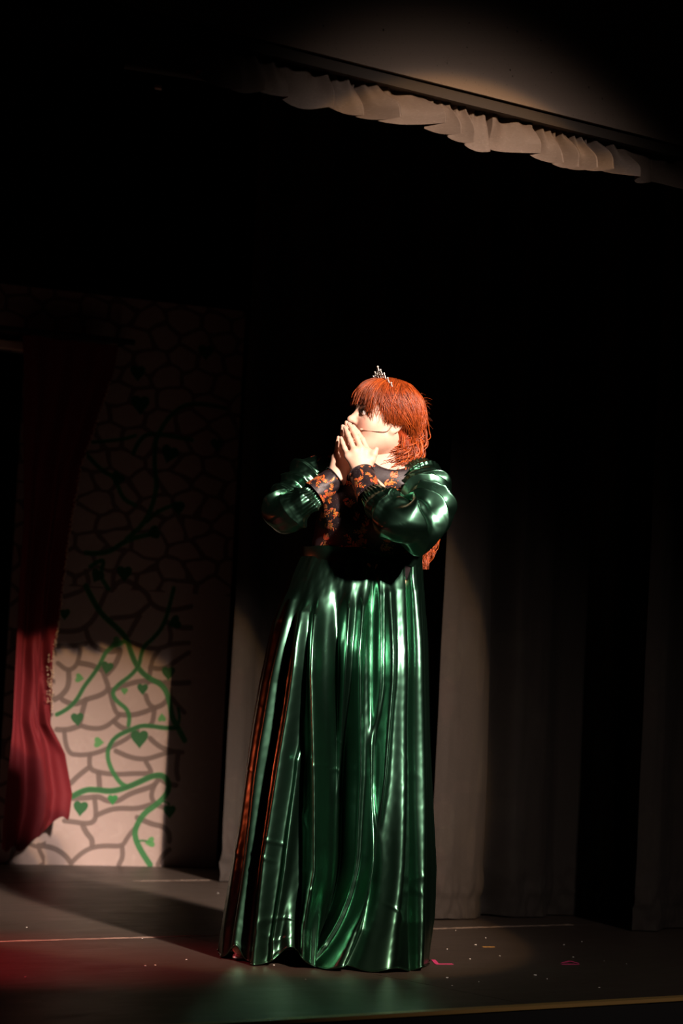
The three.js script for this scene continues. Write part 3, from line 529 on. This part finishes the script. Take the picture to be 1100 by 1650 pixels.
// sleeves: puffed satin with folds running round the arm
function sleeve(pts, radii, folds, label, k) {
  const curve = new THREE.CatmullRomCurve3(pts, false, 'centripetal'), NU = 300, NV = 150, fr = curve.computeFrenetFrames(NU, false), cen = V(0, 0, 0);
  pts.forEach((p) => cen.add(p)); cen.multiplyScalar(1 / pts.length);
  const P = [], U = [], W = [];
  for (let i = 0; i <= NU; i++) { const p = curve.getPointAt(i / NU), T = fr.tangents[i]; let inn = cen.clone().sub(p); inn.addScaledVector(T, -inn.dot(T)); if (inn.lengthSq() < 1e-6) inn.copy(fr.normals[i]); inn.normalize(); P.push(p); U.push(inn); W.push(T.clone().cross(inn)); }
  for (let it = 0; it < 30; it++) for (let i = 1; i < NU; i++) { const T = fr.tangents[i]; U[i].add(U[i - 1]).add(U[i + 1]).addScaledVector(T, -U[i].dot(T)).normalize(); W[i] = T.clone().cross(U[i]); }
  const rad = interp(radii);
  const g = sheet(NV, NU, (v, u) => {
    const i = Math.round(u * NU), a = v * 2 * Math.PI, out = (1 - Math.cos(a)) / 2;      // a = 0 on the inside of the bend
    let d = 0;
    for (const [u0, lean, wd, amp, c0, cw] of folds) { const x = u - u0 - lean * Math.sin(a) - .012 * nz(Math.cos(a) * 1.6 + k, Math.sin(a) * 1.6, u0 * 20), w2 = wd * (.45 + .8 * out); d += amp * (Math.pow(Math.max(0, 1 - Math.abs(x) / (w2 * 1.7)), 1.5) - .25 * Math.exp(-Math.pow((Math.abs(x) - w2 * 2) / w2, 2))) * (.6 + .4 * Math.exp(-Math.pow((Math.abs(((a - c0 + 9.42478) % 6.28318) - 3.14159)) / cw, 2))); }
    d += .008 * nz(u * 5 + k, Math.cos(a) * 1.1, Math.sin(a) * 1.1) + .0010 * nz(u * 30 + k, Math.cos(a) * 4, Math.sin(a) * 4);
    d -= .022 * Math.exp(-Math.pow((u - .45) / .12, 2)) * Math.pow(1 - out, 2);
    d *= smooth(0, .06, u) * smooth(1, .94, u);
    const gat = .0035 * Math.sin(a * 26) * (Math.exp(-u * 22) + Math.exp(-(1 - u) * 16));
    const r = rad(u) + d + gat;
    return P[i].clone().addScaledVector(U[i], Math.cos(a) * r).addScaledVector(W[i], Math.sin(a) * r);
  }, [1, 1], true);
  const m = mesh('sleeve', g, satin, gown); m.userData.label = label; return m;
}
const folds = [];
for (const [u0, lean, wd, amp] of [[.08, .03, .022, .012], [.15, -.05, .026, .016], [.22, .02, .018, .012], [.30, .05, .030, .020], [.37, -.04, .020, .013], [.44, .03, .030, .022], [.52, -.02, .022, .016], [.59, .05, .030, .022], [.66, -.04, .022, .015], [.73, .03, .028, .018], [.81, -.04, .020, .013], [.89, .02, .018, .010]]) folds.push([u0, lean, wd, amp, rnd() * 6.28, 1.3 + rnd()]);
sleeve([fig(668, 760, Z + .02), fig(682, 778, Z + .05), fig(687, 810, Z + .14), fig(674, 838, Z + .26), fig(648, 842, Z + .31), fig(622, 820, Z + .28), fig(600, 797, Z + .225)], [[0, .052], [.12, .066], [.4, .070], [.6, .072], [.8, .060], [.92, .046], [1, .034]], folds, 'puffed green satin sleeve', 1);
const folds2 = folds.map(([a, b, c, d, e, f]) => [1 - a, -b, c * 1.3, d * .5, e + 2, f]);
sleeve([fig(534, 768, Z - .05), fig(508, 766, Z - .035), fig(476, 795, Z + .02), fig(458, 822, Z + .07), fig(462, 826, Z + .10), fig(482, 815, Z + .115), fig(508, 797, Z + .11)], [[0, .052], [.15, .060], [.4, .060], [.6, .062], [.8, .054], [.92, .042], [1, .034]], folds2, 'puffed green satin sleeve', 5);
// cuffs
function cuff(a, b, ra, rb, k) {
  const T = b.clone().sub(a).normalize(), X = V(0, 0, 1).addScaledVector(T, -T.z).normalize(), Y = T.clone().cross(X);
  const g = sheet(72, 26, (v, u) => { const t = v * 6.28318, r = mix(ra, rb, u) + .0022 * nz(Math.cos(t) * 2 + k, Math.sin(t) * 2, u * 4) + .003 * smooth(.06, 0, u); return a.clone().lerp(b, u).addScaledVector(X, Math.cos(t) * r).addScaledVector(Y, Math.sin(t) * r); }, [.28, .1], true);
  mesh('cuff', g, brocade, gown).userData.label = 'copper brocade cuff';
  mesh('cuff_edge', tube(Array.from({ length: 25 }, (_, i) => { const t = i / 24 * 6.28318; return a.clone().addScaledVector(X, Math.cos(t) * (ra + .003)).addScaledVector(Y, Math.sin(t) * (ra + .003)); }), .0018, 60, 6), std({ color: rgb(.03, .02, .022), roughness: .6 }), gown);
}
cuff(fig(582, 764, Z + .160), fig(598, 802, Z + .220), .035, .042, 1);
cuff(fig(539, 770, Z + .102), fig(506, 796, Z + .118), .034, .040, 2);

// skirt
const SK = [[896, 484, 684], [930, 468, 685], [1000, 446, 689], [1100, 427, 691], [1200, 410, 693], [1300, 395, 698], [1400, 378, 702], [1480, 366, 700], [1530, 358, 693], [1560, 355, 690]];
const skL = interp(SK.map(([b, l]) => { const p = fig(l, b, Z); return [p.y, p.x]; }).reverse()), skR = interp(SK.map(([b, , r]) => { const p = fig(r, b, Z); return [p.y, p.x]; }).reverse());
// fold crests, as front-elevation traces [b, a]; then height, half-width
const CRESTS = [
  [[[940, 472], [1000, 449], [1100, 432], [1300, 400], [1500, 366]], .018, .012],
  [[[940, 482], [1100, 447], [1250, 424], [1400, 405], [1540, 388]], .034, .014],
  [[[960, 499], [1075, 487], [1230, 463], [1380, 441], [1545, 424]], .052, .017],
  [[[1200, 486], [1300, 475], [1400, 465], [1520, 447]], .022, .009],
  [[[965, 517], [1090, 512], [1250, 513], [1400, 512], [1500, 494]], .050, .014],
  [[[950, 568], [1150, 553], [1280, 547], [1500, 545]], .036, .013],
  [[[945, 590], [1050, 581], [1250, 583], [1330, 580], [1500, 575]], .036, .012],
  [[[925, 615], [1100, 612], [1200, 604], [1400, 598]], .026, .009],
  [[[920, 631], [1100, 628], [1250, 616], [1350, 604], [1420, 597], [1500, 602]], .036, .013],
  [[[915, 652], [1100, 650], [1250, 648], [1400, 640], [1500, 632]], .022, .020],
  [[[915, 676], [1100, 677], [1300, 680], [1500, 676]], .026, .014]].map(([t, h, w]) => ({ x: interp(t.map(([b, a]) => { const p = fig(a, b, Z + .18); return [p.y, p.x]; }).reverse()), top: fig(0, t[0][0], Z + .18).y, h, w }));
const WTOP = fig(585, 902, Z).y;
function skirtPt(v, u) {
  const th = v * 2 * Math.PI, co = Math.cos(th), si = Math.sin(th), y0 = mix(WTOP, .003, u), l = skL(y0), r = skR(y0);
  const cx = (l + r) / 2, a = (r - l) / 2, drop = smooth(WTOP, WTOP - .35, y0), b = mix(.118, .20, drop) + .05 * (1 - y0 / WTOP);
  let x = cx + a * co, z = Z + b * si, y = y0;
  let d = 0;
  const grow = .25 + .75 * smooth(WTOP, WTOP - .28, y0);
  if (si > -.15) { const k = smooth(-.15, .1, si); for (const c of CRESTS) { const e = (x - c.x(y0)) / c.w; d += k * c.h * Math.exp(-e * e) * grow * (y0 > c.top ? Math.exp(-(y0 - c.top) * 30) : 1); } }
  d += (1 - smooth(-.3, .2, si)) * .025 * Math.sin(th * 17) * grow;
  d += .010 * nz(x * 9, y0 * 2.0, z * 5) * grow + .0018 * nz(x * 34, y0 * 3 + x * 12, 3) + .0006 * nz(x * 70, y0 * 40 - x * 30, 7);
  const cr = nz(x * 7 + y0 * 5, y0 * 9, 21); d += .003 * Math.max(0, 1 - Math.abs(cr) * 12) * smooth(.1, .45, nz(x * 11, y0 * 6, 31)) * smooth(1.0, .3, y0);                  // press creases
  d += .004 * nz(co * 9, si * 9, y0 * 3) * Math.exp(-(WTOP - y0) * 9);
  const Ab = 540 + (x - fig(540, 1540, Z).x) * 544 - (1 - y0 / 1.15) * 0 + y0 * 27, fr0 = smooth(.1, .6, si);
  d += fr0 * (-.135 * bump(Ab, 556, 26) * smooth(1.0, .45, y0) - .035 * bump(Ab, 545, 11) * smooth(1.15, .9, y0) - .03 * bump(Ab, 604, 6) * smooth(1.2, 1.0, y0) - .03 * bump(Ab, 661, 4) + .02 * bump(Ab, 640, 26) * smooth(.8, .3, y0) - .03 * bump(Ab, 488, 14) * smooth(.8, .4, y0));
  let nx = co / a, nzv = si / b; const nl = Math.hypot(nx, nzv); nx /= nl; nzv /= nl;
  nzv = mix(nzv, Math.sign(si) || 1, .45 * Math.max(0, si)); 
  x += nx * d * .8 - .006; z += nzv * d - .008;
  // hem: lifted where she steps, pooled on the boards at the near side
  const A = 540 + (x - fig(540, 1540, Z).x) * 544, front = smooth(.0, .5, si), low = Math.pow(clamp(1 - y0 / .34, 0, 1), 2);
  const pool = front * smooth(505, 560, A) * smooth(705, 670, A) * low;
  x -= .12 * pool * smooth(660, 560, A); z += .05 * pool; y += .006 * pool * (1 + Math.sin(A * .16));
  const lift = front * (.055 * bump(A, 470, 24) + .045 * bump(A, 384, 12)) * Math.pow(clamp(1 - y0 / .22, 0, 1), 1.2);
  y += lift; z += .02 * front * bump(A, 470, 30) * low;
  return V(x, Math.max(y, .003), z);
}
mesh('skirt', sheet(900, 300, skirtPt, [1, 1], true), satin, gown).userData.label = 'long full green satin skirt with deep folds';
mesh('hem', tube(Array.from({ length: 361 }, (_, i) => { const p = skirtPt(i / 360, 1); p.y += .0015; return p; }), .0028, 1080, 6), satin, gown);
// waistband
mesh('waistband', sheet(160, 10, (v, u) => { const th = v * 6.28318, y = WTOP + .03 - .045 * u, l = skL(WTOP), r = skR(WTOP), x = (l + r) / 2 + (r - l) / 2 * .985 * Math.cos(th); return V(x - .004, y + .0015 * Math.sin(th * 9), Z - .008 + (.121 + .004 * Math.sin(u * 3.14)) * Math.sin(th)); }, [1, 1], true), satin, gown);

// shoe under the lifted hem
const shoe = group('shoe', person); shoe.userData.label = 'silver shoe toe showing under the hem';
const silver = std({ color: rgb(.7, .68, .68), metalness: .7, roughness: .25 });
{ const o = flr(388, 1549), g = new THREE.SphereGeometry(1, 32, 20); const p = g.attributes.position; for (let i = 0; i < p.count; i++) { const x = p.getX(i), y = p.getY(i), z = p.getZ(i); p.setXYZ(i, x * .032 * (1 - .25 * z), y < 0 ? y * .008 : y * (.026 - .008 * z), z * .085); } g.computeVertexNormals(); g.rotateY(-.5); g.translate(o.x + .02, .009, o.z - .075); mesh('upper', g, silver, shoe);
  for (const [dx, r] of [[-.012, .0085], [.006, .0075]]) { const s = mesh('bead', new THREE.SphereGeometry(r, 20, 14), silver, shoe); s.position.set(o.x + dx, .026, o.z - .012); } }

// ---- hair
const hairMat = phys({ vertexColors: true, roughness: .42, sheen: .2, sheenRoughness: .4, sheenColor: rgb(.8, .25, .05) });
const hairParts = [];
function addStrand(pts, r0, col) { // a tapering lock in head coordinates
  const curve = new THREE.CatmullRomCurve3(pts.map((p) => p.clone().applyMatrix4(headM))), seg = Math.max(8, pts.length * 3), sides = 4, fr = curve.computeFrenetFrames(seg, false), pos = [], c = [], idx = [];
  for (let i = 0; i <= seg; i++) { const t = i / seg, p = curve.getPoint(t), r = r0 * (.55 + .45 * Math.sin(Math.min(1, t * 3) * 1.57)) * (1 - .75 * t * t); for (let k = 0; k < sides; k++) { const a = k / sides * 6.2832; const q = p.clone().addScaledVector(fr.normals[i], Math.cos(a) * r).addScaledVector(fr.binormals[i], Math.sin(a) * r); pos.push(q.x, q.y, q.z); c.push(...col); } }
  for (let i = 0; i < seg; i++) for (let k = 0; k < sides; k++) { const a = i * sides + k, b = i * sides + (k + 1) % sides; idx.push(a, b, b + sides, a, b + sides, a + sides); }
  const g = new THREE.BufferGeometry(); g.setAttribute('position', new THREE.Float32BufferAttribute(pos, 3)); g.setAttribute('color', new THREE.Float32BufferAttribute(c, 3)); g.setIndex(idx); g.computeVertexNormals(); hairParts.push(g);
}
const hairCol = () => { const t = rnd(), b = .36 + rnd() * rnd() * 1.05; return [mix(.34, .56, t) * b, mix(.046, .10, t) * b, mix(.006, .014, t) * b]; };
const SC = V(0, .034, -.016), SRd = V(.080, .094, .100);
const onScalp = (az, el, lift) => V(SC.x + (SRd.x + lift) * Math.cos(el) * Math.sin(az), SC.y + (SRd.y + lift) * Math.sin(el), SC.z + (SRd.z + lift) * Math.cos(el) * Math.cos(az)); // az 0 = face, +90 = her left
const dirPt = (d, lift) => { const n = d.clone().normalize(); return V(SC.x + n.x * (SRd.x + lift), SC.y + n.y * (SRd.y + lift), SC.z + n.z * (SRd.z + lift)); };
// under-volume so that no scalp shows
const capG = meshField((p) => { const q = p.clone().applyMatrix4(headInv); let d = ell(q, SC, SRd.x + .004, SRd.y + .004, SRd.z + .004);
  d = smin(d, ell(q, V(0, -.055, -.075), .06, .075, .045), .04);
  d = smax(d, -ell(q, V(0, -.045, .085), .085, .105, .085), .02); d = smax(d, -ell(q, V(0, -.09, .02), .12, .085, .06), .02); return d * HS; }, ...pad([HC.clone().addScalar(-.15), HC.clone().addScalar(.15)], 0), .005);
{ const c = []; for (let i = 0; i < capG.attributes.position.count; i++) c.push(.26, .032, .006); capG.setAttribute('color', new THREE.Float32BufferAttribute(c, 3)); }
const wob = (p, k, a) => p.add(V(a * nz(p.x * 30 + k, p.y * 30, p.z * 30), a * nz(p.x * 30, p.y * 30 + k, p.z * 30), a * nz(p.x * 30, p.y * 30, p.z * 30 + k)));
for (let i = 0; i < 1100; i++) { // fringe falling over the brow
  const t = rnd() * 2 - 1, az0 = t * .9, e0 = 1.15 + rnd() * .3, az1 = t * 1.0 - .12 + .3 * nz(t * 4, 1, 2) + (rnd() - .5) * .28, e1 = -.08 + rnd() * .4 - (Math.abs(t) > .75 ? .45 * rnd() : 0), lift = .002 + rnd() * .014, pts = [];
  for (let k = 0; k <= 5; k++) { const s = k / 5; pts.push(wob(onScalp(mix(az0, az1, s), mix(e0, e1, s), lift + .026 * s * Math.sin(s * 2.4)), i, .004 * s)); }
  addStrand(pts, .0008 + rnd() * .0011, hairCol());
}
for (let i = 0; i < 900; i++) { // locks from the parting over the temples and ear tops
  const sd = rnd() < .75 ? 1 : -1, az0 = sd * (.5 + rnd() * .9), e0 = 1.2 + rnd() * .3, az1 = sd * (1.15 + rnd() * .75), e1 = -.15 - rnd() * .35, lift = .003 + rnd() * .014, ph = rnd() * 6, pts = [];
  for (let k = 0; k <= 7; k++) { const s = k / 7, p = onScalp(mix(az0, az1, s * s), mix(e0, e1, s), lift + .01 * Math.sin(s * 3)); p.z += .007 * s * Math.sin(s * 12 + ph * .5); pts.push(wob(p, i, .006 * s)); }
  addStrand(pts, .0007 + rnd() * .0011, hairCol());
}
for (let i = 0; i < 2600; i++) { // sides and back swept to the nape, wavy
  const sd = rnd() < .7 ? 1 : -1, z0 = mix(.75, -.7, rnd()), root = V(sd * (.02 + rnd() * .25), 1, z0), mid = V(sd, .25 + .5 * rnd() - .3 * z0, z0 * .9 - .25 - .35 * rnd()), end = V(sd * (.25 + .75 * rnd()), -.55 - .55 * rnd(), -.75 - .3 * rnd()), lift = .002 + rnd() * .016, ph = rnd() * 6, pts = [];
  for (let k = 0; k <= 7; k++) { const s = k / 7, d = root.clone().normalize().lerp(mid.clone().normalize(), Math.min(1, s * 2)); if (s > .5) d.copy(mid.clone().normalize().lerp(end.clone().normalize(), (s - .5) * 2)); const p = dirPt(d, lift + .008 * s); const wv = .009 * s * Math.sin(s * 15 + ph * .4); p.y += wv; p.z += wv * .8; pts.push(wob(p, i, .006 * s)); }
  addStrand(pts, .0008 + rnd() * .0012, hairCol());
}
for (let i = 0; i < 1000; i++) { // loose curls at the neck
  const sd = rnd() < .72 ? 1 : -1, x = sd * (.015 + .055 * rnd()), z = -.025 - .085 * rnd(), y0 = .05 - .09 * rnd(), len = .09 + .07 * rnd(), ph = rnd() * 6.28, R = .008 + .011 * rnd(), turns = 7 + rnd() * 8, pts = [];
  for (let k = 0; k <= 9; k++) { const s = k / 9; pts.push(V(x * (1 - .25 * s) + R * s * Math.cos(ph + s * turns), y0 - len * s, z - .042 * Math.sin(s * 2.6) + .028 * s + R * s * Math.sin(ph + s * turns))); }
  addStrand(pts, .0010 + rnd() * .0016, hairCol());
}
for (let i = 0; i < 70; i++) { // flyaways
  const d = V(.3 + rnd(), rnd() * 1.6 - .7, -1.1 + rnd() * .5), p = dirPt(d, .012), o = d.clone().normalize().multiplyScalar(.012 + rnd() * .02), pts = [p, p.clone().addScaledVector(o, .5).add(V(0, .004, 0)), p.clone().add(o).add(V((rnd() - .5) * .02, -.01 * rnd(), -.01 * rnd()))];
  addStrand(pts, .00028, hairCol());
}
for (let i = 0; i < 16; i++) { // wisps in front of the ear
  const x = .066 + rnd() * .006, z = .02 + rnd() * .03, pts = []; for (let k = 0; k <= 5; k++) { const s = k / 5; pts.push(V(x - .008 * s + .003 * Math.sin(s * 7 + i), .05 - .085 * s, z + .004 * Math.sin(s * 9 + i) + .008 * s)); } addStrand(pts, .0008, hairCol());
}
// long tail down her back
const hairG = mergeGeometries([capG, ...hairParts].map((g) => { const q = g.clone(); if (q.attributes.uv) q.deleteAttribute('uv'); return q; }));
const hair = mesh('hair', hairG, hairMat, person); hair.userData.label = 'copper-red wavy hair with fringe';
hairParts.length = 0;
{ const a = fig(672, 735, Z - .10), inv = (p) => p.applyMatrix4(headInv);
  const spine = new THREE.CatmullRomCurve3([a, fig(690, 780, Z - .15), fig(697, 835, Z - .15), fig(690, 880, Z - .14), fig(682, 912, Z - .13)]);
  for (let i = 0; i < 420; i++) { const t0 = rnd() * .25, t1 = .82 + rnd() * .2, pa = rnd() * 6.28, rr = .006 + .020 * rnd(), ph = Math.floor(rnd() * 3) * 2.094, pts = []; for (let k = 0; k <= 12; k++) { const s = k / 12, p = spine.getPoint(Math.min(1, mix(t0, t1, s))), tp = 1 - .45 * smooth(.75, 1, s); p.x += (.014 * Math.sin(s * 14 + ph) + rr * .7 * Math.cos(pa)) * tp; p.z += (.008 * Math.sin(s * 28 + ph * 2) + rr * .6 * Math.sin(pa)) * tp; if (mix(t0, t1, s) > 1) p.y -= .01; pts.push(inv(p)); } addStrand(pts, .0014 + rnd() * .0012, hairCol()); }
  mesh('braid', mergeGeometries(hairParts), hairMat, person).userData.label = 'long red braid down her back'; }

// ---- tiara
const tiara = group('tiara', person); tiara.userData.label = 'small silver tiara set with clear stones';
const silverPale = std({ color: rgb(.82, .78, .74), metalness: .1, roughness: .22 });
const tp = (t, h, f = 0) => { // t = angle over the head from crown (0) to her left ear (1.5), h = height above the band
  const y = Math.cos(t), x = Math.sin(t), z = .06 + .6 * Math.cos(t) + f; const d = V(x, y, z), p = dirPt(d, .020 + h * 1.15); p.z -= h * .1; return p.applyMatrix4(headM); };
mesh('band', tube(Array.from({ length: 17 }, (_, i) => tp(-1.15 + i / 16 * 2.3, 0)), .0021, 64, 7), silverPale, tiara);
for (let i = 0; i < 7; i++) { const t = -.36 + i * .2, h = .016 * Math.exp(-Math.pow((t - .12) / .42, 2)) + .009; mesh('arch', tube([tp(t - .096, 0), tp(t - .085, h * .6), tp(t, h), tp(t + .085, h * .6), tp(t + .096, 0)], .0013, 24, 6), silverPale, tiara);
  mesh('arch', tube([tp(t - .045, 0), tp(t - .04, h * .4), tp(t, h * .62), tp(t + .04, h * .4), tp(t + .045, 0)], .0009, 16, 6), silverPale, tiara);
  mesh('stone', new THREE.OctahedronGeometry(.0026, 1), silverPale, tiara).position.copy(tp(t, h * .55)); mesh('stone', new THREE.OctahedronGeometry(.0028, 1), silverPale, tiara).position.copy(tp(t, h + .003)); }
mesh('peak', tube([tp(.06, .022), tp(.10, .033), tp(.14, .022)], .0013, 10, 6), silverPale, tiara); mesh('stone', new THREE.OctahedronGeometry(.0034, 1), silverPale, tiara).position.copy(tp(.10, .035));

// ---- headset microphone
const mic = group('headset_microphone', person); mic.userData.label = 'thin skin-tone headset microphone boom across the cheek';
const micM = std({ color: rgb(.16, .07, .045), roughness: .5 });
mesh('boom', tube([hp(.080, -.008, .002), hp(.077, -.035, .012), hp(.070, -.045, .04), hp(.0575, -.050, .066), hp(.045, -.051, .083)], .0011, 40, 6), micM, mic);
{ const c = mesh('capsule', new THREE.SphereGeometry(1, 14, 10), std({ color: rgb(.5, .3, .22), roughness: .5 }), mic); c.scale.set(.0052, .0032, .0032); c.position.copy(hp(.044, -.0495, .085)); }
renderer.render(scene, camera);
